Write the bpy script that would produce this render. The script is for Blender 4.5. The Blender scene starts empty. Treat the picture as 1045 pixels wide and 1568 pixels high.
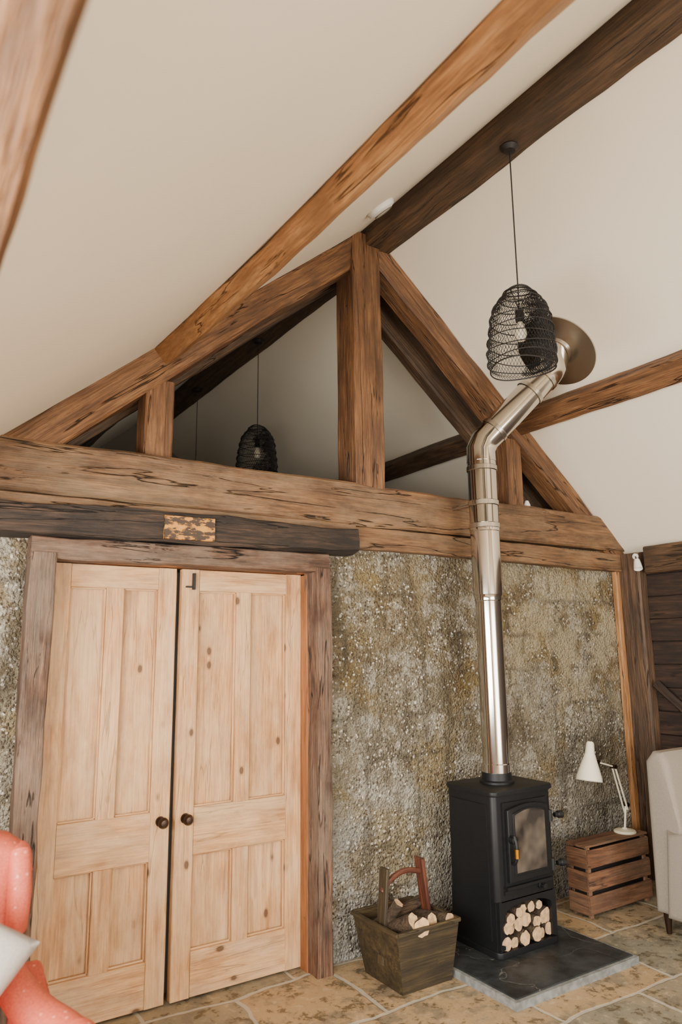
import bpy, bmesh, math, random
from mathutils import Vector, Matrix, noise
random.seed(7)
rad=math.radians
def C(r,g,b):
    f=lambda v:(v/255/12.92) if v/255<=0.04045 else ((v/255+0.055)/1.055)**2.4
    return (f(r),f(g),f(b),1)

# ---------------------------------------------------------------- materials
class M:
    def __init__(s,name):
        s.m=bpy.data.materials.new(name); s.m.use_nodes=True; s.nt=s.m.node_tree
        s.b=s.nt.nodes['Principled BSDF']
    def n(s,t,ins=None,**kw):
        nd=s.nt.nodes.new('ShaderNode'+t)
        for k,v in kw.items(): setattr(nd,k,v)
        for k,v in (ins or {}).items(): s.put(nd.inputs[k],v)
        return nd
    def put(s,sock,v):
        if isinstance(v,bpy.types.NodeSocket): s.nt.links.new(v,sock)
        elif isinstance(v,bpy.types.Node): s.nt.links.new(v.outputs[0],sock)
        else: sock.default_value=v
    def ramp(s,fac,stops,interp='LINEAR'):
        r=s.n('ValToRGB',{'Fac':fac}); cr=r.color_ramp; cr.interpolation=interp
        while len(cr.elements)<len(stops): cr.elements.new(0.5)
        for e,(p,c) in zip(cr.elements,stops):
            e.position=p; e.color=c if not isinstance(c,(int,float)) else (c,c,c,1)
        return r
    def mix(s,f,a,b,mode='MIX'):
        return s.n('MixRGB',{'Fac':f,'Color1':a,'Color2':b},blend_type=mode)
    def math(s,op,a,b=0.0):
        return s.n('Math',{0:a,1:b},operation=op)
    def bump(s,h,strength=0.3,dist=0.01,nrm=None):
        b=s.n('Bump',{'Height':h,'Strength':strength,'Distance':dist})
        if nrm is not None: s.put(b.inputs['Normal'],nrm.outputs[0])
        s.put(s.b.inputs['Normal'],b); return b

def wood(name,light,mid,dark,knots=0.6,crack=0.6,rough=0.6,wash=None,washamt=0.0,bump=0.35,sc=1.0,soft=1.0,ring=0.24,ks=(1.9,4.5,4.5),kt=.065):
    m=M(name); tc=m.n('TexCoord'); oi=m.n('ObjectInfo')
    off=m.n('CombineXYZ',{0:m.math('MULTIPLY',oi.outputs['Random'],31.0),1:m.math('MULTIPLY',oi.outputs['Random'],17.0),2:m.math('MULTIPLY',oi.outputs['Random'],7.0)})
    v=m.n('VectorMath',{0:tc.outputs['Object'],1:off.outputs[0]},operation='ADD')
    def mp(x,y,z): return m.n('Mapping',{'Vector':v.outputs[0],'Scale':(x*sc,y*sc,z*sc)})
    n1=m.n('TexNoise',{'Vector':mp(1.3,16,16),'Scale':1.6,'Detail':6.0,'Roughness':0.7,'Distortion':0.5})
    n2=m.n('TexNoise',{'Vector':mp(1.4,2.4,2.4),'Scale':1.8,'Detail':5.0,'Roughness':0.65})
    n3=m.n('TexNoise',{'Vector':mp(6,130,130),'Scale':1.0,'Detail':2.0})
    base=m.ramp(n1.outputs['Fac'],[(0.32,dark),(0.48,mid),(0.66,light)])
    if soft<1: base=m.mix(1-soft,base,mid)
    c=m.mix(m.math('MULTIPLY',m.ramp(n2.outputs['Fac'],[(0.46,0.0),(0.64,0.65)]),soft),base,dark,'MIX')
    rg=m.n('TexNoise',{'Vector':mp(0.4,5,5),'Scale':1.0,'Detail':2.0,'Distortion':0.3})
    rs=m.math('SINE',m.math('MULTIPLY',rg.outputs['Fac'],130.0))
    c=m.mix(m.math('MULTIPLY',m.ramp(rs,[(0.0,0.0),(1.0,1.0)]),ring),c,dark)
    c=m.mix(m.math('MULTIPLY',m.ramp(n3.outputs['Fac'],[(0.38,1.0),(0.56,0.0)]),0.5*soft),c,dark)
    if wash:
        n4=m.n('TexNoise',{'Vector':mp(1.2,3,3),'Scale':2.0,'Detail':5.0,'Roughness':0.7})
        c=m.mix(m.math('MULTIPLY',m.ramp(n4.outputs['Fac'],[(0.4,0.0),(0.62,1.0)]),washamt),c,wash)
    h=n3.outputs['Fac']
    if knots>0:
        vo=m.n('TexVoronoi',{'Vector':mp(*ks),'Scale':1.0,'Randomness':1.0})
        nk=m.n('TexNoise',{'Vector':mp(9,24,24),'Scale':1.0})
        dd=m.math('ADD',vo.outputs['Distance'],m.math('MULTIPLY',nk.outputs['Fac'],0.05))
        k=m.ramp(dd,[(kt,1.0),(kt+.025,0.35),(kt+.065,0.0)])
        c=m.mix(m.math('MULTIPLY',k,knots),c,tuple(x*0.35 for x in dark[:3])+(1,))
    if crack>0:
        nc=m.n('TexNoise',{'Vector':mp(0.5,7,7),'Scale':1.3,'Detail':4.0,'Distortion':0.4})
        a=m.math('ABSOLUTE',m.math('SUBTRACT',nc.outputs['Fac'],0.5))
        k2=m.math('MULTIPLY',m.ramp(a,[(0.0,1.0),(0.009,0.0)]),m.ramp(n2.outputs['Fac'],[(0.49,1.0),(0.56,0.0)]))
        c=m.mix(m.math('MULTIPLY',k2,crack),c,tuple(x*0.15 for x in dark[:3])+(1,))
        h=m.math('SUBTRACT',h,m.math('MULTIPLY',k2,2.5))
    m.put(m.b.inputs['Base Color'],c); m.put(m.b.inputs['Roughness'],rough)
    m.bump(m.math('ADD',h,m.math('MULTIPLY',n1.outputs['Fac'],1.6)),bump,0.007)
    return m.m
def plain(name,col,rough=0.5,metal=0.0,nz=0.0,nsc=20,bump=0.0,**kw):
    m=M(name); tc=m.n('TexCoord')
    n=m.n('TexNoise',{'Vector':tc.outputs['Object'],'Scale':float(nsc),'Detail':3.0})
    dk=tuple(x*(1-nz) for x in col[:3])+(1,)
    c=m.ramp(n.outputs['Fac'],[(0.35,dk),(0.65,col)])
    m.put(m.b.inputs['Base Color'],c); m.b.inputs['Roughness'].default_value=rough; m.b.inputs['Metallic'].default_value=metal
    if bump: m.bump(n.outputs['Fac'],bump,0.003)
    return m.m

OAK=wood('oak_truss',C(156,112,72),C(124,84,52),C(70,48,32),bump=.8,soft=.9,crack=.9)
OAKP=wood('oak_purlin',C(206,160,110),C(178,126,78),C(118,80,48),knots=0.5,crack=0.9,bump=.7,soft=.85)
OAKR=wood('oak_ridge',C(112,84,60),C(84,62,43),C(48,36,27),knots=0.3,bump=.8,soft=.9)
OAKT=wood('oak_tie',C(146,106,70),C(116,82,54),C(66,48,33),knots=0.4,crack=1.0,wash=C(166,140,108),washamt=0.3,bump=.8,soft=.95)
LINT=wood('charred_lintel',C(90,68,52),C(56,43,34),C(24,20,18),knots=0.3,crack=0.9,rough=0.75,bump=1.0)
FRAME=wood('reclaimed_frame',C(140,104,80),C(104,72,52),C(50,37,30),knots=0.6,crack=1.0,rough=0.8,wash=C(146,128,110),washamt=0.4,bump=1.0)
PINE=wood('stripped_pine',C(224,178,126),C(208,154,102),C(136,92,56),knots=0.9,crack=0.3,rough=0.6,wash=C(216,188,150),washamt=0.45,bump=0.35,soft=.65,ring=.22,ks=(4,7,7),kt=.095)
JAMB=wood('orange_jamb',C(186,126,76),C(158,100,56),C(112,70,40),knots=0.4,crack=0.5,soft=.7)
BOARD=wood('dark_boards',C(76,52,38),C(52,36,27),C(27,20,16),knots=0.3,rough=0.7)
CRATE=wood('crate_wood',C(150,106,74),C(120,80,54),C(70,46,34),knots=0.5,crack=0.7,rough=0.85,wash=C(150,130,108),washamt=.25)
BASK=wood('basket_wood',C(92,78,50),C(68,56,36),C(38,32,22),knots=0.2,rough=0.6)
BARK=wood('bark',C(120,96,72),C(84,66,48),C(46,36,28),knots=0.0,rough=0.9,bump=0.9,sc=3)
LOGEND=plain('log_end',C(216,178,134),0.8,nz=0.4,nsc=45,bump=0.2)
BLACK=plain('stove_iron',C(24,25,28),0.5,nz=0.2,nsc=40,bump=0.05,metal=0.3)
BLACKM=plain('black_wire',C(22,18,17),0.6)
STEEL=plain('flue_steel',C(205,200,192),0.12,metal=1.0)
STEELR=plain('flue_band_steel',C(190,184,175),0.22,metal=1.0)
BRASS=plain('aged_brass',C(170,120,50),0.35,metal=1.0)
BRONZE=plain('dark_bronze_knob',C(58,42,32),0.35,metal=0.7)
CREAM=plain('lamp_enamel',C(236,228,206),0.4)
WHITE=plain('white_plastic',C(230,228,222),0.4)
GREYF=plain('oatmeal_fabric',C(150,140,128),0.95,nz=0.18,nsc=220,bump=0.4)
CUSH=plain('cushion_linen',C(186,180,174),0.95,nz=0.12,nsc=120,bump=0.3)
STONEE=plain('hearth_edge',C(134,136,134),0.8,nz=0.4,nsc=30,bump=0.4)
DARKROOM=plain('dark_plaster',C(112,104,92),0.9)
def mat_slate():
    m=M('slate_hearth'); tc=m.n('TexCoord'); P=tc.outputs['Object']
    n=m.n('TexNoise',{'Vector':P,'Scale':5.0,'Detail':6.0,'Roughness':0.65})
    a=m.math('ABSOLUTE',m.math('SUBTRACT',m.n('TexNoise',{'Vector':P,'Scale':2.2,'Detail':4.0,'Distortion':1.2}).outputs['Fac'],0.5))
    c=m.ramp(n.outputs['Fac'],[(0.35,C(20,23,25)),(0.65,C(56,60,63))])
    c=m.mix(m.ramp(a,[(0.0,0.5),(0.005,0.0)]),c,C(140,140,136))
    m.put(m.b.inputs['Base Color'],c); m.b.inputs['Roughness'].default_value=.5
    m.bump(n.outputs['Fac'],.8,.012); return m.m
SLATE=mat_slate()

def mat_plaster():
    m=M('ceiling_plaster'); tc=m.n('TexCoord')
    n=m.n('TexNoise',{'Vector':tc.outputs['Object'],'Scale':1.2,'Detail':3.0})
    n2=m.n('TexNoise',{'Vector':tc.outputs['Object'],'Scale':60.0,'Detail':2.0})
    m.put(m.b.inputs['Base Color'],m.ramp(n.outputs['Fac'],[(0.3,C(234,223,202)),(0.7,C(240,230,211))]))
    m.b.inputs['Roughness'].default_value=0.92
    m.bump(n2.outputs['Fac'],0.12,0.004); return m.m
PLAST=mat_plaster()

def mat_coral():
    m=M('coral_dotted_fabric'); tc=m.n('TexCoord')
    vo=m.n('TexVoronoi',{'Vector':tc.outputs['Object'],'Scale':34.0,'Randomness':0.25})
    n=m.n('TexNoise',{'Vector':tc.outputs['Object'],'Scale':160.0,'Detail':2.0})
    base=m.ramp(n.outputs['Fac'],[(0.3,C(172,74,54)),(0.7,C(194,92,68))])
    c=m.mix(m.math('MULTIPLY',m.ramp(vo.outputs['Distance'],[(0.12,1.0),(0.18,0.0)]),0.4),base,C(236,176,150))
    m.put(m.b.inputs['Base Color'],c); m.b.inputs['Roughness'].default_value=0.6
    m.bump(n.outputs['Fac'],0.3,0.002); return m.m
CORAL=mat_coral()

def mat_wall():
    m=M('pebbledash_concrete'); tc=m.n('TexCoord'); P=tc.outputs['Object']
    def nz(s,d=3.0,r=0.6,mp=None): 
        vec=P if mp is None else m.n('Mapping',{'Vector':P,'Scale':mp}).outputs[0]
        return m.n('TexNoise',{'Vector':vec,'Scale':float(s),'Detail':d,'Roughness':r}).outputs['Fac']
    big=nz(1.4,5,0.65); med=nz(7,5,0.7); xyz=m.n('SeparateXYZ',{0:P})
    # browner towards the top, limey and pale lower down
    hz=m.math('ADD',m.math('MULTIPLY',xyz.outputs[2],0.28),m.math('MULTIPLY',big,0.9))
    c=m.ramp(hz,[(0.50,C(160,158,152)),(0.70,C(140,132,114)),(0.88,C(108,95,72)),(1.0,C(128,114,88))])
    c=m.mix(m.ramp(med,[(0.5,0.0),(0.6,0.6)]),c,C(182,177,164))
    c=m.mix(m.math('MULTIPLY',m.ramp(nz(2.1,5,0.7),[(0.53,0.0),(0.61,1.0)]),0.55),c,C(132,110,60))
    c=m.mix(m.math('MULTIPLY',m.ramp(nz(1.0,4,0.65,(6,6,1.6)),[(0.5,0.0),(0.62,1.0)]),0.6),c,C(72,64,50))
    # smoother lime patches, upper right
    pr=m.math('MULTIPLY',m.ramp(m.math('MULTIPLY',xyz.outputs[0],0.2),[(0.66,0.0),(0.74,1.0)]),m.ramp(m.math('MULTIPLY',xyz.outputs[2],0.4),[(0.42,0.0),(0.56,1.0)]))
    lp=m.math('MULTIPLY',pr,m.ramp(nz(3.2,4,0.65),[(0.43,0.0),(0.52,1.0)]))
    c=m.mix(m.math('MULTIPLY',lp,0.65),c,C(180,167,138))
    # block courses ghosting through faintly
    cm=m.n('Mapping',{'Vector':P,'Rotation':(rad(90),0,0)})
    wv=m.n('VectorMath',{0:cm.outputs[0],1:m.n('VectorMath',{0:m.n('TexNoise',{'Vector':P,'Scale':4.0}).outputs['Color'],1:(0.06,0.06,0.0)},operation='MULTIPLY').outputs[0]},operation='ADD')
    br=m.n('TexBrick',{'Vector':wv.outputs[0],'Color1':(0,0,0,1),'Color2':(0,0,0,1),'Mortar':(1,1,1,1),'Scale':1.0,'Mortar Size':0.03,'Mortar Smooth':1.0,'Brick Width':0.29,'Row Height':0.235})
    c=m.mix(m.math('MULTIPLY',m.math('MULTIPLY',br.outputs['Color'],m.ramp(nz(3.4,2),[(0.40,0.0),(0.58,1.0)])),0.55),c,C(70,63,50))
    # pebbles, in drifts
    mask=m.math('SUBTRACT',m.ramp(nz(3.4,5,0.8),[(0.42,0.2),(0.53,1.0)]),m.math('MULTIPLY',lp,0.5))
    wp=m.n('VectorMath',{0:P,1:m.n('VectorMath',{0:m.n('TexNoise',{'Vector':P,'Scale':45.0,'Detail':2.0}).outputs['Color'],1:(0.022,0.022,0.022)},operation='MULTIPLY').outputs[0]},operation='ADD').outputs[0]
    v1=m.n('TexVoronoi',{'Vector':wp,'Scale':62.0}); v2=m.n('TexVoronoi',{'Vector':wp,'Scale':52.0})
    pick=m.n('SeparateColor',{0:v1.outputs['Color']}); pk2=m.n('SeparateColor',{0:v2.outputs['Color']})
    sp=m.math('MULTIPLY',m.ramp(v1.outputs['Distance'],[(0.36,1.0),(0.5,0.0)]),m.ramp(pick.outputs[0],[(0.5,0.0),(0.54,1.0)]))
    c=m.mix(m.math('MULTIPLY',m.math('MULTIPLY',sp,mask),0.8),c,C(72,54,38))
    sp2=m.math('MULTIPLY',m.ramp(v2.outputs['Distance'],[(0.30,1.0),(0.44,0.0)]),m.ramp(pk2.outputs[1],[(0.66,0.0),(0.7,1.0)]))
    c=m.mix(m.math('MULTIPLY',m.math('MULTIPLY',sp2,mask),0.85),c,C(226,221,208))
    m.put(m.b.inputs['Base Color'],c); m.b.inputs['Roughness'].default_value=0.85
    h=m.math('ADD',m.math('MULTIPLY',v1.outputs['Distance'],-0.9),m.math('MULTIPLY',nz(28,4,0.7),1.0))
    h=m.math('ADD',h,m.math('MULTIPLY',med,3.0))
    m.bump(h,1.0,0.02); return m.m
WALL=mat_wall()

def mat_floor():
    m=M('flagstone_floor'); tc=m.n('TexCoord'); P=tc.outputs['Object']
    wob=m.n('TexNoise',{'Vector':P,'Scale':2.5,'Detail':3.0})
    vv=m.n('VectorMath',{0:P,1:m.n('VectorMath',{0:wob.outputs['Color'],1:(0.12,0.12,0.0)},operation='MULTIPLY').outputs[0]},operation='ADD')
    mp=m.n('Mapping',{'Vector':vv.outputs[0],'Location':(0.33,0.12,0)})
    br=m.n('TexBrick',{'Vector':mp.outputs[0],'Color1':(0,0,0,1),'Color2':(1,1,1,1),'Mortar':(0.5,0.5,0.5,1),'Scale':1.0,'Mortar Size':0.013,'Mortar Smooth':0.5,'Brick Width':0.78,'Row Height':0.52,'Bias':0.0},offset=0.37,squash=0.7,squash_frequency=3)
    n1=m.n('TexNoise',{'Vector':P,'Scale':2.4,'Detail':4.0,'Roughness':0.6})
    n2=m.n('TexNoise',{'Vector':P,'Scale':15.0,'Detail':6.0,'Roughness':0.75})
    n3=m.n('TexNoise',{'Vector':P,'Scale':6.0,'Detail':5.0,'Roughness':0.7})
    c=m.ramp(br.outputs['Color'],[(0.0,C(164,142,106)),(0.3,C(130,128,114)),(0.6,C(176,148,110)),(1.0,C(142,132,108))])
    c=m.mix(m.ramp(n1.outputs['Fac'],[(0.45,0.0),(0.6,0.45)]),c,C(184,156,116))
    c=m.mix(m.ramp(n3.outputs['Fac'],[(0.40,0.65),(0.5,0.0)]),c,C(108,104,92))
    c=m.mix(m.ramp(n2.outputs['Fac'],[(0.40,0.8),(0.47,0.0)]),c,C(80,70,50))
    c=m.mix(m.ramp(n2.outputs['Fac'],[(0.57,0.0),(0.66,0.5)]),c,C(204,184,150))
    c=m.mix(m.math('MULTIPLY',br.outputs['Fac'],0.8),c,C(186,180,166))
    m.put(m.b.inputs['Base Color'],c); m.put(m.b.inputs['Roughness'],m.ramp(n2.outputs['Fac'],[(0.3,0.45),(0.7,0.7)]))
    m.bump(m.math('ADD',n2.outputs['Fac'],m.math('MULTIPLY',br.outputs['Fac'],-0.5)),0.6,0.008); return m.m
FLOOR=mat_floor()
def glassm():
    m=M('stove_glass'); m.b.inputs['Roughness'].default_value=0.08
    m.b.inputs['Coat Weight'].default_value=0.5
    tc=m.n('TexCoord'); n=m.n('TexNoise',{'Vector':tc.outputs['Object'],'Scale':6.0})
    m.put(m.b.inputs['Base Color'],m.ramp(n.outputs['Fac'],[(0.4,C(40,36,34)),(0.65,C(104,94,84))])); return m.m
SGLASS=glassm()
BULB=plain('bulb_glass',C(225,215,195),0.1)

# ---------------------------------------------------------------- mesh helpers
def finish(name,bm,mat,parent=None,mw=None,smooth=True,ang=35):
    me=bpy.data.meshes.new(name); bmesh.ops.recalc_face_normals(bm,faces=bm.faces[:]); bm.to_mesh(me); bm.free()
    ob=bpy.data.objects.new(name,me); bpy.context.scene.collection.objects.link(ob)
    for mm in (mat if isinstance(mat,(list,tuple)) else [mat]): me.materials.append(mm)
    if smooth:
        for p in me.polygons: p.use_smooth=True
        me.set_sharp_from_angle(angle=rad(ang))
    if parent: ob.parent=parent
    if mw is not None: ob.matrix_local=mw
    return ob
FZ=-0.03   # floor level
def empty(name,z=0.0):
    e=bpy.data.objects.new(name,None); bpy.context.scene.collection.objects.link(e); e.location=(0,0,z); e.empty_display_size=0.1
    return e
def frame(p0,p1,up=(0,0,1)):
    p0=Vector(p0);p1=Vector(p1);x=(p1-p0).normalized();u=Vector(up)
    if abs(x.dot(u))>0.99: u=Vector((0,1,0))
    y=u.cross(x).normalized(); z=x.cross(y)
    mt=Matrix((x,y,z)).transposed().to_4x4(); mt.translation=p0
    return mt,(p1-p0).length
SD=[0]
def beam(name,p0,p1,w,h,mat,parent=None,up=(0,0,1),ch=0.012,wob=0.006,seg=None,bow=0.0,yfun=None):
    """timber along p0->p1; w across (local Y), h along 'up' (local Z)"""
    SD[0]+=1; sd=SD[0]*13.7
    mt,L=frame(p0,p1,up); n=seg or max(2,int(L/0.08)); bm=bmesh.new(); rings=[]
    for i in range(n+1):
        t=i/n; x=L*t
        prof=[(-w/2+ch,-h/2),(0,-h/2),(w/2-ch,-h/2),(w/2,-h/2+ch),(w/2,0),(w/2,h/2-ch),(w/2-ch,h/2),(0,h/2),(-w/2+ch,h/2),(-w/2,h/2-ch),(-w/2,0),(-w/2,-h/2+ch)]
        r=[]; ys=yfun(x) if yfun else 0.0
        for j,(a,b) in enumerate(prof):
            q=noise.noise_vector(Vector((x*1.4+sd,a*5,b*5)))
            q2=noise.noise_vector(Vector((x*6+sd,a*14,b*14)))
            r.append(bm.verts.new((x,a+q.y*wob+q2.y*wob*.6+ys,b+q.z*wob+q2.z*wob*.6+bow*math.sin(math.pi*t))))
        rings.append(r)
    for i in range(n):
        for j in range(12):
            k=(j+1)%12; bm.faces.new((rings[i][j],rings[i][k],rings[i+1][k],rings[i+1][j]))
    bm.faces.new(rings[0]); bm.faces.new(rings[-1])
    return finish(name,bm,mat,parent,mt)
def box(name,lo,hi,mat,parent=None,bev=0.0,sub=0):
    bm=bmesh.new(); bmesh.ops.create_cube(bm,size=1)
    for v in bm.verts: v.co=Vector([ (lo[i]+hi[i])/2+v.co[i]*(hi[i]-lo[i]) for i in range(3)])
    if bev: bmesh.ops.bevel(bm,geom=bm.edges[:]+bm.verts[:],offset=bev,segments=3,profile=0.6,affect='EDGES')
    return finish(name,bm,mat,parent)
def boxes(name,lst,mat,parent=None):
    bm=bmesh.new()
    for lo,hi in lst:
        r=bmesh.ops.create_cube(bm,size=1)
        for v in r['verts']: v.co=Vector([ (lo[i]+hi[i])/2+v.co[i]*(hi[i]-lo[i]) for i in range(3)])
    return finish(name,bm,mat,parent,smooth=False)
def prism(name,pts,axis,a,b,mat,parent=None,bev=0.0,seg=3):
    bm=bmesh.new()
    def P(p,t): return {'y':(p[0],t,p[1]),'x':(t,p[0],p[1]),'z':(p[0],p[1],t)}[axis]
    A=[bm.verts.new(P(p,a)) for p in pts]; B=[bm.verts.new(P(p,b)) for p in pts]
    fa=bm.faces.new(A); fb=bm.faces.new(B[::-1])
    for i in range(len(pts)):
        k=(i+1)%len(pts); bm.faces.new((A[i],B[i],B[k],A[k]))
    if bev:
        ed=list(fa.edges)+list(fb.edges)
        bmesh.ops.bevel(bm,geom=ed,offset=bev,segments=seg,profile=0.5,affect='EDGES')
    return finish(name,bm,mat,parent)
def lathe(name,prof,mat,parent=None,mw=None,seg=40,ang=35,cap=True):
    bm=bmesh.new(); R=[]
    for r,z in prof:
        R.append([bm.verts.new((r*math.cos(2*math.pi*i/seg),r*math.sin(2*math.pi*i/seg),z)) for i in range(seg)] if r>1e-5 else [bm.verts.new((0,0,z))])
    for a,b in zip(R,R[1:]):
        for i in range(seg):
            k=(i+1)%seg
            if len(a)==1 and len(b)==1: continue
            if len(a)==1: bm.faces.new((a[0],b[i],b[k]))
            elif len(b)==1: bm.faces.new((a[i],a[k],b[0]))
            else: bm.faces.new((a[i],a[k],b[k],b[i]))
    if cap:
        if len(R[0])>1: bm.faces.new(R[0])
        if len(R[-1])>1: bm.faces.new(R[-1])
    return finish(name,bm,mat,parent,mw,ang=ang)
def tube(name,pts,r,mat,parent=None,seg=10,smoothn=0):
    pts=[Vector(p) for p in pts]
    for _ in range(smoothn):
        q=[pts[0]]
        for a,b in zip(pts,pts[1:]): q+= [a*.75+b*.25,a*.25+b*.75]
        q.append(pts[-1]); pts=q
    rs=r if isinstance(r,(list,tuple)) else None
    bm=bmesh.new(); R=[]; prev=None
    for i,p in enumerate(pts):
        d=((pts[min(i+1,len(pts)-1)]-p).normalized()+(p-pts[max(i-1,0)]).normalized()).normalized()
        if prev is None:
            u=d.orthogonal().normalized()
        else: u=(prev-d*prev.dot(d)).normalized()
        prev=u; v=d.cross(u)
        rr=r if rs is None else rs[0]+(rs[1]-rs[0])*i/(len(pts)-1)
        R.append([bm.verts.new(p+(u*math.cos(2*math.pi*j/seg)+v*math.sin(2*math.pi*j/seg))*rr) for j in range(seg)])
    for a,b in zip(R,R[1:]):
        for j in range(seg):
            k=(j+1)%seg; bm.faces.new((a[j],a[k],b[k],b[j]))
    bm.faces.new(R[0]); bm.faces.new(R[-1])
    return finish(name,bm,mat,parent)
def zmat(p,d):
    z=Vector(d).normalized(); q=z.to_track_quat('Z','Y'); mt=q.to_matrix().to_4x4(); mt.translation=Vector(p); return mt

# ---------------------------------------------------------------- room
RX,RH,SL=2.49,4.30,0.84
hc=lambda x: RH-SL*abs(x-RX)
YB,YF=8.2,-2.8
XL,XR=-1.1,4.88
box('floor',(XL-.1,YF-.1,-.15),(XR+.1,YB+.1,FZ),FLOOR)
boxes('wall_back',[((XL,3.5,FZ),(.62,3.72,2.30)),((2.10,3.5,FZ),(XR,3.72,2.30)),((.62,3.5,2.06),(2.10,3.72,2.30))],WALL)
bm=bmesh.new()
def slab(bm,pts,y0,y1):
    A=[bm.verts.new((x,y0,z)) for x,z in pts];B=[bm.verts.new((x,y1,z)) for x,z in pts]
    bm.faces.new(A);bm.faces.new(B[::-1])
    for i in range(len(pts)):
        k=(i+1)%len(pts);bm.faces.new((A[i],B[i],B[k],A[k]))
slab(bm,[(0.02,hc(.02)),(RX,RH),(RX,RH+.12),(0.02,hc(.02)+.12)],YF,YB)
slab(bm,[(XR+.08,hc(XR+.08)),(RX,RH),(RX,RH+.12),(XR+.08,hc(XR+.08)+.12)],YF,YB)
slab(bm,[(XL,2.38),(0.04,2.38),(0.04,2.48),(XL,2.48)],YF,YB)
finish('ceiling',bm,PLAST,smooth=False)
def wallx(name,x0,x1,y0,y1,h,mat): return boxes(name,[((x0,y0,FZ),(x1,y1,h))],mat)
wr=empty('wall_right')
z=FZ;i=0
while z<2.3:
    hgt=min(0.165,2.3-z)
    beam('board_%d'%i,(XR+.02+random.uniform(-.004,.004),3.5,z+hgt/2),(XR+.02,YF,z+hgt/2),0.03,hgt-0.006,BOARD,wr,ch=.003,wob=.002,seg=12); z+=hgt;i+=1
boxes('backing',[((XR+.035,YF,FZ),(XR+.12,YB,2.42))],BOARD,wr)
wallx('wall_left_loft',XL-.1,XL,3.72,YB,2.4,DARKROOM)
boxes('wall_left',[((XL-.1,YF,FZ),(XL,3.72,.85)),((XL-.1,YF,2.1),(XL,3.72,2.4)),((XL-.1,2.3,.85),(XL,3.72,2.1)),((XL-.1,YF,.85),(XL,-1.5,2.1))],DARKROOM)
bm=bmesh.new()
slab(bm,[(XL,FZ),(.6,FZ),(.6,2.2),(3.8,2.2),(3.8,FZ),(XR+.1,FZ),(XR+.1,2.3),(RX,RH+.05),(.02,2.3),(XL,2.4)],YF-.1,YF)
finish('wall_front',bm,PLAST,smooth=False)
bm=bmesh.new()
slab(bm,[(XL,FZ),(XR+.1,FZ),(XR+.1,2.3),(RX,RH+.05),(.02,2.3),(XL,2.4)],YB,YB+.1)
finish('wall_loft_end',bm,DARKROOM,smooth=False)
for nm,lst in (('window_1',[((XL-.08,-1.5,.85),(XL-.03,2.3,.9)),((XL-.08,-1.5,2.05),(XL-.03,2.3,2.1))]+[((XL-.08,y-.03,.85),(XL-.03,y+.03,2.1)) for y in (-1.47,-.55,.4,1.35,2.27)]),
               ('window_2',[((.6,YF-.08,FZ),(3.8,YF-.03,.1)),((.6,YF-.08,2.1),(3.8,YF-.03,2.2))]+[((x-.04,YF-.08,FZ),(x+.04,YF-.03,2.2)) for x in (.64,1.4,2.2,3.0,3.76)])):
    boxes(nm,lst,CREAM)

# ---------------------------------------------------------------- roof timbers
off=lambda d:d/2/math.cos(math.atan(SL))
truss=empty('roof_truss')
TY=3.54
H=.18
beam('rafter_left',(.0,TY,hc(.0)-off(H)),(RX-.05,TY,hc(RX-.05)-off(H)),.17,H,OAK,truss,up=(-.643,0,.766),wob=.018,bow=.012)
beam('rafter_right',(XR,TY,hc(XR)-off(.155)),(RX+.05,TY,hc(RX+.05)-off(.155)),.17,.155,OAK,truss,up=(.643,0,.766),wob=.012)
beam('king_post',(2.455,3.545,2.54),(2.455,3.545,4.22),.205,.215,OAK,truss,up=(1,0,0),wob=.008,ch=.008)
beam('queen_post_left',(1.15,3.55,2.53),(1.15,3.55,hc(1.15)-.2),.15,.15,OAK,truss,up=(1,0,0))
beam('queen_post_right',(3.74,3.55,2.53),(3.74,3.55,hc(3.74)-.2),.15,.14,OAK,truss,up=(1,0,0))
beam('tie_beam',(-.25,3.55,2.43),(XR-.02,3.55,2.43),.24,.25,OAKT,truss,wob=.014,bow=0.0)
beam('tie_packing_board',(-.4,3.475,2.272),(2.33,3.475,2.272),.09,.06,OAKT,truss,wob=.008,ch=.005)
beam('tie_beam_lower_board',(2.31,3.47,2.235),(XR-.1,3.47,2.215),.08,.13,OAKT,truss,wob=.010,ch=.005)
beam('rear_rafter_left',(.0,3.80,hc(.0)-.12),(RX-.05,3.80,hc(RX-.05)-.12),.1,.2,OAKR,truss,up=(-.643,0,.766))
beam('rear_rafter_right',(XR,3.80,hc(XR)-.12),(RX+.05,3.80,hc(RX+.05)-.12),.1,.2,OAKR,truss,up=(.643,0,.766))
beam('ridge_beam',(RX+.055,YB,4.22),(RX+.085,YF,4.22),.205,.15,OAKR,truss,wob=.008)
def purlin(name,x,side,y0,y1,w,d,mat,wob,yfun=None):
    n=Vector((.6428*(1 if side<0 else -1),0,-.7661))
    tt=Vector((.7661,0,.6428)) if side<0 else Vector((.7661,0,-.6428))
    A=Vector((x,0,hc(x)))+tt*(w/2)+n*(d/2)
    return beam(name,A+Vector((0,y0,0)),A+Vector((0,y1,0)),w,d,mat,truss,up=-n,wob=wob,ch=.008,yfun=yfun)
def pf(x):
    t=max(0,1-x/1.6); return -.145*t*t*(1.6-.6*t)
purlin('purlin_left',1.215,-1,3.47,YF,.14,.10,OAKP,.012,pf)
purlin('purlin_right',3.74,1,3.47,YF,.15,.10,OAK,.010)
purlin('purlin_left_loft',1.18,-1,YB,3.62,.15,.10,OAKR,.008)
purlin('purlin_right_loft',3.75,1,YB,3.62,.15,.10,OAKR,.008)
beam('eave_plate_left',(.006,3.42,2.26),(.006,YF,2.26),.22,.2,OAK,truss,wob=.006)
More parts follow.
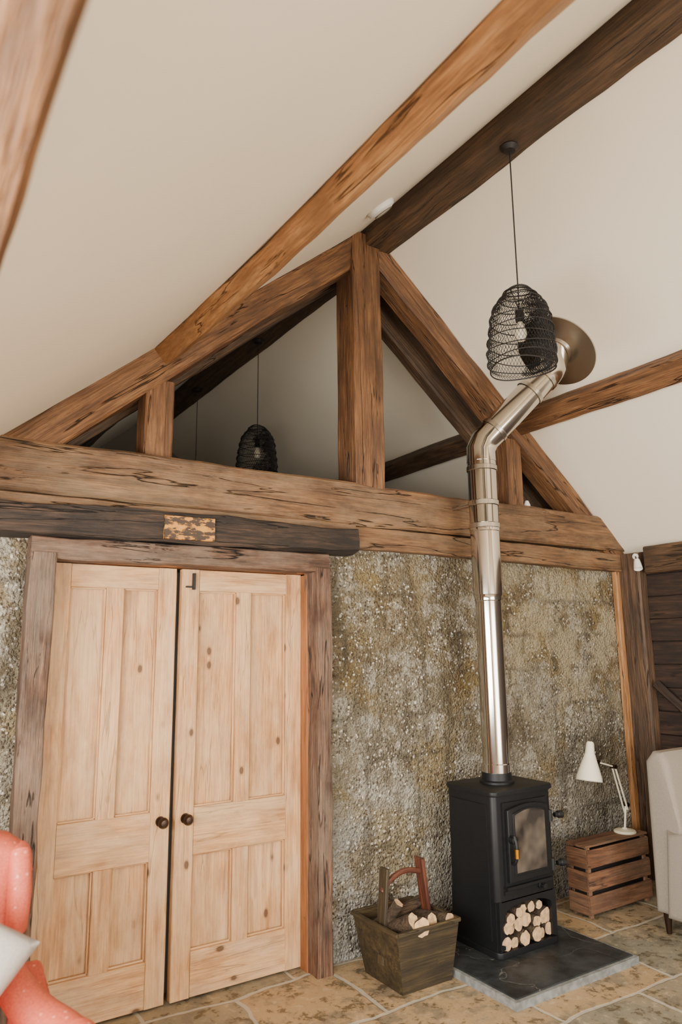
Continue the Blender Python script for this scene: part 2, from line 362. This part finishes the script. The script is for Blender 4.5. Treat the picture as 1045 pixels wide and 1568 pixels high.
beam('eave_plate_right',(XR-.02,3.24,2.22),(XR-.02,YF,2.22),.14,.2,OAKR,truss,wob=.008)
beam('corner_post',(4.84,3.385,FZ),(4.84,3.385,2.28),.19,.10,OAKR,truss,up=(1,0,0))
beam('brace',(4.83,3.26,1.32),(4.83,2.35,.55),.06,.03,BOARD,truss,up=(1,0,0))
beam('corner_strip',(4.765,3.475,FZ),(4.765,3.475,2.18),.04,.05,OAKP,truss,up=(1,0,0),ch=.004,wob=.002)

# ---------------------------------------------------------------- door surround
df=empty('door_frame')
beam('lintel_beam',(-.4,3.44,2.17),(2.305,3.44,2.197),.17,.14,LINT,df,wob=.020,ch=.008)
beam('header',(.565,3.465,2.055),(2.125,3.465,2.055),.13,.1,FRAME,df,wob=.012,ch=.006)
beam('jamb_left',(.622,3.465,FZ),(.622,3.465,2.03),.13,.105,FRAME,df,up=(1,0,0),wob=.014,ch=.006)
beam('jamb_right',(2.082,3.455,FZ),(2.082,3.455,2.03),.13,.088,FRAME,df,up=(1,0,0),wob=.014,ch=.006)
beam('inner_lining_right',(2.046,3.56,FZ),(2.046,3.56,2.0),.14,.03,JAMB,df,up=(1,0,0),wob=.002,ch=.003)
beam('inner_lining_left',(.665,3.56,FZ),(.665,3.56,2.0),.14,.03,JAMB,df,up=(1,0,0),wob=.002,ch=.003)
beam('inner_lining_top',(.665,3.56,2.025),(2.06,3.56,2.025),.14,.03,JAMB,df,wob=.002,ch=.003)
m=M('flaking_paint'); tc=m.n('TexCoord'); n=m.n('TexNoise',{'Vector':m.n('Mapping',{'Vector':tc.outputs['Object'],'Scale':(8,20,20)}).outputs[0],'Scale':2.0,'Detail':6.0,'Roughness':0.7})
m.put(m.b.inputs['Base Color'],m.ramp(n.outputs['Fac'],[(0.49,C(58,42,28)),(0.53,C(190,126,44)),(0.7,C(206,150,70))])); m.bump(n.outputs['Fac'],.5,.005)
beam('painted_patch',(1.15,3.348,2.181),(1.41,3.348,2.184),.020,.115,m.m,df,wob=.001,ch=.002)
def door(name,x0,x1,knobx,yo=0.0):
    e=empty(name); y=3.575+yo; z0,z1=FZ+.012,2.005; s=.095; th=.045
    cx=(x0+x1)/2; mu=.085
    V=dict(up=(1,0,0),wob=.0012,ch=.003)
    beam('stile_a',(x0+s/2,y,z0),(x0+s/2,y,z1),th,s,PINE,e,**V)
    beam('stile_b',(x1-s/2,y,z0),(x1-s/2,y,z1),th,s,PINE,e,**V)
    for nm,a,b in (('rail_bottom',z0,.18),('rail_lock',.61,.83),('rail_top',1.895,z1)):
        beam(nm,(x0+s+.001,y,(a+b)/2),(x1-s-.001,y,(a+b)/2),th,b-a,PINE,e,wob=.0012,ch=.003)
    for k,(a,b) in enumerate(((.18,.61),(.83,1.895))):
        beam('muntin_%d'%k,(cx,y,a),(cx,y,b),th,mu,PINE,e,**V)
        for j,(p,q) in enumerate(((x0+s,cx-mu/2),(cx+mu/2,x1-s))):
            beam('panel_%d%d'%(k,j),((p+q)/2,y+.018,a),((p+q)/2,y+.018,b),.010,q-p,PINE,e,up=(1,0,0),wob=.0005,ch=.001)
            for (ax,az,bx,bz) in ((p+.004,a,p+.004,b),(q-.004,a,q-.004,b),(p,a+.004,q,a+.004),(p,b-.004,q,b-.004)):
                beam('bead',(ax,y-.002,az),(bx,y-.002,bz),.012,.008,PINE,e,up=((1,0,0) if ax==bx else (0,0,1)),wob=.0,ch=.002,seg=2)
    lathe('knob',[(0.0,0.065),(.016,.062),(.025,.05),(.026,.042),(.02,.033),(.010,.026),(.009,.008),(.022,.006),(.024,0)],BRONZE,e,zmat((knobx,y-th/2,.785),(0,-1,0)),seg=24)
    return e
door('door_1',.683,1.300,1.255,.006)
d2=door('door_2',1.327,2.030,1.378)
boxes('hook_latch',[((1.38,3.535,1.90),(1.393,3.553,1.985)),((1.345,3.54,1.91),(1.385,3.553,1.918))],BLACKM,d2)
boxes('gap_shade_strip',[((1.285,3.60,.012),(1.35,3.62,1.99))],BLACKM,d2)  # black strip painting in the darkness seen between the two leaves

# ---------------------------------------------------------------- hearth + stove
he=empty('hearth',FZ)
box('slate_slab',(2.635,2.63,.0),(3.49,3.49,.042),SLATE,he,bev=.004)
boxes('stone_edging',[((2.615,2.61,0),(3.51,2.63,.036)),((2.615,2.63,0),(2.635,3.49,.036)),((3.49,2.63,0),(3.51,3.49,.036))],STONEE,he)
st=empty('wood_burning_stove',FZ)
x0,x1,y0,y1=2.865,3.315,2.96,3.33; zb=.043; cx=(x0+x1)/2
def rrect(a,b,c,d,r,n=5):
    pts=[]
    for (px,py,s) in ((b-r,d-r,0),(a+r,d-r,90),(a+r,c+r,180),(b-r,c+r,270)):
        for i in range(n+1):
            an=rad(s+90*i/n); pts.append((px+r*math.cos(an),py+r*math.sin(an)))
    return pts
prism('firebox',rrect(x0,x1,y0,y1,.03),'z',.31,.835,BLACK,st,bev=.004)
prism('top_plate',rrect(x0-.012,x1+.012,y0-.015,y1+.005,.035),'z',.835,.862,BLACK,st,bev=.007)
prism('base_plate',rrect(x0-.004,x1+.004,y0-.004,y1,.03),'z',zb,.075,BLACK,st,bev=.005)
boxes('log_store_walls',[((x0+.003,y0+.02,.07),(x0+.03,y1-.01,.315)),((x1-.03,y0+.02,.07),(x1-.003,y1-.01,.315)),((x0+.02,y1-.03,.07),(x1-.02,y1-.01,.315))],BLACK,st)
bm=bmesh.new()
arch=[]; ax0,ax1=x0+.045,x1-.045
for i in range(13):
    an=math.pi-math.pi*i/12; arch.append((cx+(ax1-ax0)/2*math.cos(an),.245+.045*math.sin(an)))
inner=[(ax0,.085)]+arch+[(ax1,.085)]
outer=[(x0+.01,.075)]+[(x0+.01+(x1-x0-.02)*i/12,.315) for i in range(13)]+[(x1-.01,.075)]
F=[bm.verts.new((p[0],y0,p[1])) for p in outer];G=[bm.verts.new((p[0],y0,p[1])) for p in inner]
F2=[bm.verts.new((p[0],y0+.03,p[1])) for p in outer];G2=[bm.verts.new((p[0],y0+.03,p[1])) for p in inner]
for i in range(len(F)-1):
    bm.faces.new((F[i],F[i+1],G[i+1],G[i])); bm.faces.new((G[i],G[i+1],G2[i+1],G2[i])); bm.faces.new((F[i],F2[i],F2[i+1],F[i+1]))
finish('log_store_front',bm,BLACK,st)
boxes('fire_door_edge',[((x0+.055,y0-.012,.385),(x1-.05,y0+.002,.80))],BLACK,st)
dpts=lambda i:[(x0+.07+i,.405+i),(x1-.062-i,.405+i),(x1-.062-i,.765-i*.6)]+[(x1-.062-i-(x1-x0-.132-2*i)*k/8,.765-i*.6+.022*math.sin(math.pi*k/8)) for k in range(1,8)]+[(x0+.07+i,.765-i*.6)]
prism('fire_door',dpts(0),'y',y0-.035,y0-.01,BLACK,st,bev=.006)
prism('fire_door_rim',dpts(.032),'y',y0-.041,y0-.03,BLACK,st,bev=.003)
prism('fire_door_glass',dpts(.045),'y',y0-.0425,y0-.04,SGLASS,st)
tube('door_handle',[(x0+.085,y0-.045,.50),(x0+.085,y0-.07,.52),(x0+.085,y0-.075,.60),(x0+.085,y0-.06,.64)],.009,BLACK,st,smoothn=2)
lathe('brass_ring',[(0,0),(.014,0),(.014,.045),(0,.045)],BRASS,st,zmat((x0+.085,y0-.073,.535),(0,0,1)),seg=16)
lathe('handle_boss',[(0,0),(.02,0),(.02,.03),(0,.035)],BLACK,st,zmat((x0+.085,y0-.035,.62),(0,-1,0)),seg=16)
for zz in (.45,.70):
    lathe('hinge_knob',[(0,0),(.013,0),(.013,.02),(.02,.025),(.02,.05),(.012,.058),(0,.06)],BLACK,st,zmat((x1-.015,y0-.03,zz),(1,-.2,0)),seg=16)
    tube('hinge_pin',[(x1-.05,y0-.03,zz-.03),(x1-.05,y0-.03,zz+.03)],.012,BLACK,st)
lathe('air_control',[(0,0),(.018,0),(.018,.012),(.008,.015),(.008,.03),(.016,.034),(.016,.045),(0,.048)],BLACK,st,zmat((x1-.13,y0-.0,.352),(0,-1,0)),seg=20)
boxes('riddling_slot',[((x0+.05,y0-.008,.343),(x0+.13,y0+.002,.362))],BLACK,st)
boxes('ash_lip',[((x0+.05,y0-.03,.372),(x1-.05,y0+.002,.386))],BLACK,st)
boxes('side_panel',[((x0-.006,y0+.05,.12),(x0+.003,y1-.04,.79))],BLACK,st)
fx,fy=3.095,3.155
lathe('flue_collar',[(.0,.855),(.098,.855),(.098,.873),(.086,.88),(.084,.92),(0,.92)],BLACK,st,Matrix.Translation((fx,fy,0)))
fl=empty('stove_flue')
T=Matrix.Translation((fx,fy,0))
ztop=2.74
lathe('lower_pipe',[(.077,.885),(.081,.885),(.081,.935),(.077,.94),(.077,1.86),(.081,1.865),(.081,1.885),(.088,1.90)],STEEL,fl,T,seg=56)
lathe('upper_pipe',[(.088,1.90),(.088,2.28),(.091,2.283),(.091,2.325),(.088,2.33),(.088,ztop)],STEEL,fl,T,seg=56)
for zz in (2.44,2.30,2.66):
    lathe('locking_band',[(.089,zz),(.094,zz+.004),(.094,zz+.03),(.089,zz+.034)],STEELR,fl,T,seg=56,cap=False)
E0=Vector((fx,fy,ztop)); top=Vector((3.50,2.86,hc(3.50)))
P2=top+Vector((-.02,.01,-.13))
E1=Vector((fx+.02,fy-.018,ztop+.12)); dr=(P2-E1).normalized(); LL=(P2-E1).length
tube('elbow',[E0-Vector((0,0,.02)),E0+Vector((0,0,.06)),E1,E1+dr*.09],.09,STEEL,fl,seg=48,smoothn=0)
tube('angled_pipe',[E1+dr*.06,P2-dr*.06],.087,STEEL,fl,seg=48)
tube('upper_elbow',[P2-dr*.08,P2,top+Vector((0,0,.03))],.09,STEEL,fl,seg=48)
for q_ in (.09,LL-.22,LL-.09):
    p=E1+dr*q_; lathe('band',[(.088,-.016),(.094,-.012),(.094,.012),(.088,.016)],STEELR,fl,zmat(p,dr),seg=48,cap=False)
nrm=Vector((-.6428,0,-.7661))
lathe('ceiling_plate',[(0,0),(.255,0),(.258,.003),(.256,.008),(.11,.012),(.10,.03),(.088,.03)],STEELR,fl,zmat(top+Vector((.01,0,-.008))-Vector(nrm)*-.004,nrm),seg=64,cap=False)
tube('wall_bracket',[(fx,fy+.08,2.47),(fx,3.5,2.47)],.012,STEELR,fl)

def log(bm,p,d,r,L,sd):
    mt=zmat(p,d); n=14; R=[]
    for k in range(3):
        z=L*(k/2)-L/2
        R.append([bm.verts.new(mt@Vector(((r*(1+.32*noise.noise(Vector((math.cos(a)*1.8+sd,math.sin(a)*1.8,k*.3)))))*math.cos(a),(r*(1+.32*noise.noise(Vector((math.cos(a)*1.8+sd,math.sin(a)*1.8,k*.3+9)))))*math.sin(a),z))) for a in [2*math.pi*i/n for i in range(n)]])
    for a,b in zip(R,R[1:]):
        for j in range(n):
            k=(j+1)%n; f=bm.faces.new((a[j],a[k],b[k],b[j])); f.material_index=0
    for rr in (R[0],R[-1]):
        f=bm.faces.new(rr); f.material_index=1
bm=bmesh.new()
for i,(x,z,r) in enumerate([(2.935,.115,.036),(3.005,.105,.03),(3.07,.11,.037),(3.15,.112,.038),(3.215,.10,.026),(3.27,.115,.032),(2.93,.18,.028),(2.985,.165,.027),(3.04,.178,.032),(3.11,.185,.036),(3.18,.172,.03),(3.25,.19,.042),(2.965,.228,.03),(3.03,.236,.024),(3.085,.245,.026),(3.15,.245,.027),(3.205,.245,.024),(2.915,.23,.018)]):
    log(bm,(x-.017,3.105+random.uniform(-.03,.012),z),(random.uniform(-.08,.08),1,random.uniform(-.06,.06)),r,.25,i*3.1)
finish('firewood_stack',bm,[BARK,LOGEND],st)

# ---------------------------------------------------------------- log basket (wooden trug)
lb=empty('log_basket',FZ)
def side(name,P4,th):
    bm=bmesh.new(); n=(Vector(P4[1])-Vector(P4[0])).cross(Vector(P4[3])-Vector(P4[0])).normalized()*th
    A=[bm.verts.new(Vector(p)) for p in P4];B=[bm.verts.new(Vector(p)+n) for p in P4]
    bm.faces.new(A);bm.faces.new(B[::-1])
    for i in range(4):
        k=(i+1)%4;bm.faces.new((A[i],B[i],B[k],A[k]))
    bmesh.ops.bevel(bm,geom=bm.edges[:],offset=.002,segments=1,affect='EDGES')
    return finish(name,bm,BASK,lb)
bx0,bx1,by0,by1=2.28,2.59,3.02,3.33; tx0,tx1,ty0,ty1=2.225,2.612,2.975,3.36; tz=.285
side('side_front',[(bx0,by0,.0),(bx1,by0,.0),(tx1,ty0,tz),(tx0,ty0,tz)],-.016)
side('side_back',[(bx0,by1,.0),(bx1,by1,.0),(tx1,ty1,tz),(tx0,ty1,tz)],.016)
side('side_left',[(bx0,by0,.0),(bx0,by1,.0),(tx0,ty1,tz),(tx0,ty0,tz)],.016)
side('side_right',[(bx1,by0,.0),(bx1,by1,.0),(tx1,ty1,tz),(tx1,ty0,tz)],-.016)
boxes('bottom',[((bx0,by0,.005),(bx1,by1,.02))],BASK,lb)
my=(ty0+ty1)/2
for a,b,nm in (((tx0,ty0,tz),(tx1,ty0,tz),'rim_front'),((tx0,ty1,tz),(tx1,ty1,tz),'rim_back'),((tx0,ty0,tz),(tx0,ty1,tz),'rim_left'),((tx1,ty0,tz),(tx1,ty1,tz),'rim_right')):
    beam(nm,a,b,.022,.018,BASK,lb,wob=.001,ch=.004,seg=4)
beam('upright_left',(tx0+.035,my,.1),(tx0+.07,my,.53),.07,.02,BASK,lb,up=(1,0,0),wob=.002,ch=.004)
RED=wood('handle_wood',C(132,78,54),C(100,56,40),C(62,34,27),knots=0,rough=.4)
beam('upright_right',(tx1-.03,my,.1),(tx1-.09,my,.545),.07,.02,RED,lb,up=(1,0,0),wob=.002,ch=.004)
tube('handle_bar',[(tx0+.05,my,.42),(tx0+.10,my,.47),(2.42,my,.505),(tx1-.07,my,.475)],.014,RED,lb,smoothn=2)
bm=bmesh.new()
for i,(x,y,z,dx,dy,dz,r,L) in enumerate([(2.33,3.10,.27,.2,-.7,.35,.038,.22),(2.40,3.08,.27,-.1,-.9,.2,.04,.2),(2.47,3.12,.26,.1,-.9,.3,.033,.22),(2.55,3.10,.27,.2,-.8,.1,.035,.22),(2.36,3.24,.25,.9,.1,.1,.035,.22),(2.5,3.25,.26,.9,.2,-.1,.04,.22),(2.32,3.14,.32,.4,-.5,.9,.026,.14),(2.45,3.2,.30,1,.2,.1,.028,.26),(2.38,3.17,.16,1,0,0,.06,.2),(2.5,3.17,.16,1,.4,0,.06,.2),(2.5,3.05,.2,1,0,0,.04,.15)]):
    log(bm,(x-.01,y,z),(dx,dy,dz),r,L,i*5.3+2)
finish('firewood',bm,[BARK,LOGEND],lb)

# ---------------------------------------------------------------- crate + desk lamp
cr=empty('wooden_crate',FZ); X0,X1,Y0,Y1,Z1=3.81,4.42,3.15,3.30,.405
for k in range(3):
    zz=.02+k*.130
    beam('slat_front_%d'%k,(X0,Y0,zz+.055),(X1,Y0,zz+.055),.014,.104,CRATE,cr,wob=.001,ch=.003)
    beam('slat_back_%d'%k,(X0,Y1,zz+.055),(X1,Y1,zz+.055),.014,.104,CRATE,cr,wob=.001,ch=.003)
    beam('slat_left_%d'%k,(X0+.005,Y0,zz+.055),(X0+.005,Y1,zz+.055),.016,.112,CRATE,cr,wob=.001,ch=.003)
    beam('slat_right_%d'%k,(X1-.005,Y0,zz+.055),(X1-.005,Y1,zz+.055),.016,.112,CRATE,cr,wob=.001,ch=.003)
for k in range(2):
    yy=Y0+.037+k*.077
    beam('top_board_%d'%k,(X0-.005,yy,Z1+.003),(X1+.005,yy,Z1+.003),.074,.014,CRATE,cr,wob=.001,ch=.003)
boxes('inner_core',[((X0+.02,Y0+.02,.012),(X1-.02,Y1-.02,.385))],BLACKM,cr)
for xx in (X0+.03,X1-.03):
    for yy in (Y0+.018,Y1-.018): beam('corner_batten',(xx,yy,.0),(xx,yy,Z1-.005),.02,.03,CRATE,cr,up=(1,0,0),wob=.0,ch=.002,seg=2)
dl=empty('desk_lamp')
LB=Vector((4.30,3.225,.385))
lathe('base',[(0,0),(.07,0),(.072,.006),(.066,.014),(.02,.022),(.012,.03),(0,.03)],CREAM,dl,Matrix.Translation(LB),seg=36)
el=Vector((4.20,3.2,.80)); sh=Vector((4.03,3.2,.855))
lo=LB+Vector((.03,0,.17))
tube('stem',[LB+Vector((0,0,.02)),lo],.007,CREAM,dl)
tube('lower_arm',[lo+Vector((.0,-.012,-.03)),el+Vector((-.0,-.012,.01))],.006,CREAM,dl)
tube('lower_arm_b',[lo+Vector((.0,.012,-.06)),el+Vector((-.0,.012,.01))],.006,CREAM,dl)
tube('upper_arm',[el+Vector((0,0,0.01)),sh],.0055,CREAM,dl)
for p in (lo,el+Vector((0,0,.01)),sh): lathe('joint',[(0,-.02),(.014,-.02),(.014,.02),(0,.02)],BRONZE,dl,zmat(p,(0,1,0)),seg=16)
lathe('shade',[(.0,.13),(.018,.13),(.024,.12),(.03,.06),(.05,0),(.078,-.085),(.082,-.11),(.080,-.11),(.075,-.083),(.046,0),(.026,.055),(0,.06)],CREAM,dl,zmat(sh+Vector((-.065,0,.0)),(.22,.05,1)),seg=40,cap=False)
tube('shade_neck',[sh,sh+Vector((-.05,0,0))],.008,BRONZE,dl)
lathe('bulb',[(0,.03),(.012,.02),(.028,-.03),(.02,-.06),(0,-.068)],BULB,dl,zmat(sh+Vector((-.068,0,-.01)),(.22,.05,1)),seg=24)

# ---------------------------------------------------------------- pendants
def pendant(x,y,ztop_,zceil,R=.165):
    e=empty('pendant_lamp')
    lathe('ceiling_rose',[(0,0),(.045,0),(.048,-.01),(.03,-.03),(0,-.034)],BLACKM,e,Matrix.Translation((x,y,zceil)),seg=28)
    tube('cord',[(x,y,zceil-.02),(x,y,ztop_-.10)],.0035,BLACKM,e,seg=8)
    prof=[(.06,0),(.075,-.015),(.10,-.045),(.125,-.08),(.142,-.13),(.152,-.19),(.16,-.25),(.165,-.31),(.165,-.37),(.155,-.405)]
    def sm(t):
        f=t*(len(prof)-1); i=min(int(f),len(prof)-2); q=f-i; return (prof[i][0]*(1-q)+prof[i+1][0]*q, prof[i][1]*(1-q)+prof[i+1][1]*q)
    for nm,nr,ns,k,th,lo_,hi_ in (('outer_mesh_shade',32,60,1.0,.0031,0,1),('inner_mesh_shade',30,80,.86,.0058,.33,.98)):
        bm=bmesh.new(); G=[]
        for i in range(nr+1):
            tt=lo_+(hi_-lo_)*i/nr; r,zz=sm(tt); r=r*k*(1+.03*math.sin(tt*math.pi*18)); row=[]
            for j in range(ns):
                a=2*math.pi*j/ns+ (math.pi/ns if i%2 else 0)
                rr=r*(1+.04*noise.noise(Vector((math.cos(a)*2,math.sin(a)*2,tt*5+x))))*R/.165
                row.append(bm.verts.new((rr*math.cos(a),rr*math.sin(a),zz)))
            G.append(row)
        for i in range(0,nr-1):
            for j in range(ns):
                if k<1:
                    ang=(2*math.pi*j/ns-rad(-45)+math.pi)%(2*math.pi)-math.pi
                    if abs(ang)>rad(66+22*math.sin(i*.3)): continue
                a=G[i][j]; d=G[i+2][j]
                if i%2==0: b=G[i+1][j]; c_=G[i+1][(j-1)%ns]
                else: b=G[i+1][(j+1)%ns]; c_=G[i+1][j]
                bm.faces.new((a,b,d,c_))
        loose=[v for v in bm.verts if not v.link_faces]
        bmesh.ops.delete(bm,geom=loose,context='VERTS')
        ob=finish(nm,bm,BLACKM,e,Matrix.Translation((x,y,ztop_)),smooth=False)
        w=ob.modifiers.new('w','WIREFRAME'); w.thickness=th; w.use_even_offset=False
    for tt in (0,.1,.2,.3,.4,.5,.6,.7,.8,.9,1.0):
        r,zz=sm(tt); r*=R/.165*1.01
        tube('hoop',[(x+r*(1+.03*math.sin(3*a+tt*9))*math.cos(a),y+r*(1+.03*math.sin(3*a+tt*9))*math.sin(a),ztop_+zz+.006*math.sin(2*a+tt*20)) for a in [2*math.pi*i/36 for i in range(37)]],.0035 if tt in (0,1.0) else .0026,BLACKM,e,seg=6)
    lathe('lamp_holder',[(0,-.10),(.02,-.10),(.022,-.16),(0,-.165)],BLACKM,e,Matrix.Translation((x,y,ztop_)),seg=18)
    lathe('bulb',[(0,-.16),(.012,-.165),(.028,-.21),(.03,-.235),(.02,-.26),(0,-.268)],BULB,e,Matrix.Translation((x,y,ztop_)),seg=24)
    tube('spider',[(x-.055,y,ztop_-.002),(x,y,ztop_-.1),(x+.055,y,ztop_-.002)],.003,BLACKM,e,seg=6)
    return e
pendant(2.555,2.29,3.33,4.147)
pendant(2.51,5.11,3.38,4.147)
pendant(2.51,6.46,3.38,4.147)
nl=Vector((.6428,0,-.7661)); sa=empty('smoke_alarm')
P=Vector((2.23,2.99,hc(2.23)))
lathe('body',[(0,0),(.085,0),(.087,.008),(.08,.026),(.055,.038),(0,.04)],WHITE,sa,zmat(P,nl),seg=40)
lathe('grille_ring',[(.05,.037),(.054,.043),(.058,.036)],DARKROOM,sa,zmat(P,nl),seg=40,cap=False)
sp=empty('wall_spotlight')
lathe('mount',[(0,0),(.022,0),(.022,.012),(0,.014)],WHITE,sp,zmat((4.785,3.30,2.25),(-1,0,0)),seg=20)
tube('arm',[(4.78,3.30,2.25),(4.74,3.27,2.23),(4.74,3.26,2.20)],.006,BRONZE,sp)
lathe('head',[(0,.05),(.018,.045),(.024,.02),(.03,-.02),(.031,-.035),(.028,-.03),(0,-.01)],WHITE,sp,zmat((4.74,3.26,2.18),(.3,.3,1)),seg=24)
lathe('motion_sensor',[(0,0),(.022,0),(.024,.03),(.012,.06),(0,.065)],WHITE,None,Matrix.Translation((3.86,3.5,2.556)),seg=20)

# ---------------------------------------------------------------- right armchair (oatmeal)
ac=empty('armchair',FZ)
def rb(name,lo,hi,mat,par,bev=.04):
    return box(name,lo,hi,mat,par,bev=bev)
ax,ay=3.955,2.02
prism('back',[(ay+.62,.10),(ay+.60,.6),(ay+.64,.95),(ay+.68,1.0),(ay+.74,1.0),(ay+.79,.94),(ay+.80,.1)],'x',ax+.02,ax+.78,GREYF,ac,bev=.035,seg=4)
for nm,a_ in (('arm_left',ax),('arm_right',ax+.67)):
    prism(nm,[(ay,.09),(ay,.50),(ay+.05,.54),(ay+.55,.54),(ay+.68,.58),(ay+.72,.09)],'x',a_,a_+.13,GREYF,ac,bev=.035,seg=4)
rb('seat_base',(ax+.08,ay+.02,.10),(ax+.72,ay+.7,.30),GREYF,ac,.02)
rb('seat_cushion',(ax+.13,ay-.01,.30),(ax+.67,ay+.62,.44),GREYF,ac,.045)
for (x,y) in ((ax+.05,ay+.05),(ax+.75,ay+.05),(ax+.05,ay+.74),(ax+.75,ay+.74)):
    lathe('leg',[(0,0),(.014,0),(.024,.11),(0,.11)],BRONZE,ac,Matrix.Translation((x,y,0)),seg=16)

# ---------------------------------------------------------------- coral wing chair
wc=empty('wing_armchair',FZ); k=.13
half=[(0.26,.30),(.27,.5),(.29,.64),(.305,.73),(.33,.78),(.365,.86),(.378,.94),(.36,1.01),(.30,1.055),(.2,1.08),(.08,1.09)]
pts=[(k+a,b) for a,b in half]+[(k-a,b) for a,b in half[::-1]]
prism('back',pts,'y',2.58,2.71,CORAL,wc,bev=.045,seg=5)
for s,nm in ((1,'right'),(-1,'left')):
    X=lambda v:k+s*v
    wp=[(2.62,.74),(2.56,.77),(2.53,.84),(2.52,.90),(2.54,.97),(2.57,1.02),(2.62,1.03)]
    prism('wing_'+nm,wp,'x',min(X(.30),X(.365)),max(X(.30),X(.365)),CORAL,wc,bev=.028,seg=4)
    tube('arm_roll_'+nm,[(X(.30),2.62,.70),(X(.32),2.54,.65),(X(.37),2.44,.59),(X(.43),2.34,.56),(X(.45),2.26,.55)],(.045,.068),CORAL,wc,seg=24,smoothn=2)
    lathe('arm_scroll_'+nm,[(.068,-.02),(.067,.0),(.06,.02),(.045,.034),(.022,.04),(0,.041)],CORAL,wc,zmat((X(.45),2.26,.55),(0.05*s,-1,-.1)),seg=28,cap=False)
    prism('arm_panel_'+nm,[(2.24,.16),(2.24,.52),(2.4,.55),(2.64,.66),(2.66,.16)],'x',min(X(.33),X(.43)),max(X(.33),X(.43)),CORAL,wc,bev=.02)
    for yy in (2.1,2.64): lathe('leg',[(0,0),(.014,0),(.022,.05),(.02,.1),(.03,.18),(0,.18)],BRONZE,wc,Matrix.Translation((X(.3),yy,0)),seg=16)
rb('seat_base',(k-.34,2.05,.16),(k+.34,2.62,.32),CORAL,wc,.03)
rb('seat_cushion',(k-.33,2.02,.32),(k+.33,2.58,.47),CORAL,wc,.05)
bm=bmesh.new(); bmesh.ops.create_grid(bm,x_segments=18,y_segments=18,size=.19)
g=bmesh.ops.duplicate(bm,geom=bm.faces[:])
vs=list(bm.verts); dup=set(x for x in g['geom'] if isinstance(x,bmesh.types.BMVert))
for v in vs:
    x,y=v.co.x/.19,v.co.y/.19; h=.065*((1-x**4)*(1-y**4))**.5 if abs(x)<.999 and abs(y)<.999 else 0
    v.co.z=h if v not in dup else -h
    pin=1-.10*(1-abs(y))*abs(x)**3-.10*(1-abs(x))*abs(y)**3
    v.co.x*=pin; v.co.y*=pin
bmesh.ops.remove_doubles(bm,verts=bm.verts[:],dist=.0005)
cm=Matrix.Translation((.23,2.38,.765))@Matrix.Rotation(rad(70),4,'X')@Matrix.Rotation(rad(-38),4,'Z')
finish('cushion',bm,CUSH,wc,cm,ang=80)

# ---------------------------------------------------------------- lights
def area(name,loc,rot,sx,sy,e,col):
    l=bpy.data.lights.new(name,'AREA'); l.shape='RECTANGLE'; l.size=sx; l.size_y=sy; l.energy=e; l.color=col
    o=bpy.data.objects.new(name,l); bpy.context.scene.collection.objects.link(o); o.location=loc; o.rotation_euler=rot
    return o
area('window_daylight_left',(XL-.02,.4,1.48),(0,rad(-90),0),1.2,3.7,390,(1,.955,.88))
area('window_daylight_front',(2.2,YF-.02,1.15),(rad(90),0,0),3.1,2.0,270,(1,.95,.87))
area('loft_fill',(1.2,YB-.05,1.5),(rad(-90),0,0),1.2,1.2,2,(1,.97,.93))  # added dim fill lifting the loft ceiling to mid-grey; no window in that wall
w=bpy.data.worlds.new('sky'); bpy.context.scene.world=w; w.use_nodes=True
w.node_tree.nodes['Background'].inputs[0].default_value=(.8,.88,1,1); w.node_tree.nodes['Background'].inputs[1].default_value=.8

# ---------------------------------------------------------------- camera
cd=bpy.data.cameras.new('camera'); cam=bpy.data.objects.new('camera',cd); bpy.context.scene.collection.objects.link(cam)
cd.sensor_fit='VERTICAL'; cd.sensor_height=36; cd.sensor_width=24; cd.lens=1100/1568*36
cam.matrix_world=Matrix.Translation((0,0,1.59))@Matrix.Rotation(rad(-33),4,'Z')@Matrix.Rotation(rad(90+10.8),4,'X')@Matrix.Rotation(-.011,4,'Z')
cd.clip_start=.02
cd.dof.use_dof=True; cd.dof.focus_distance=4.2; cd.dof.aperture_fstop=2.2
bpy.context.scene.camera=cam
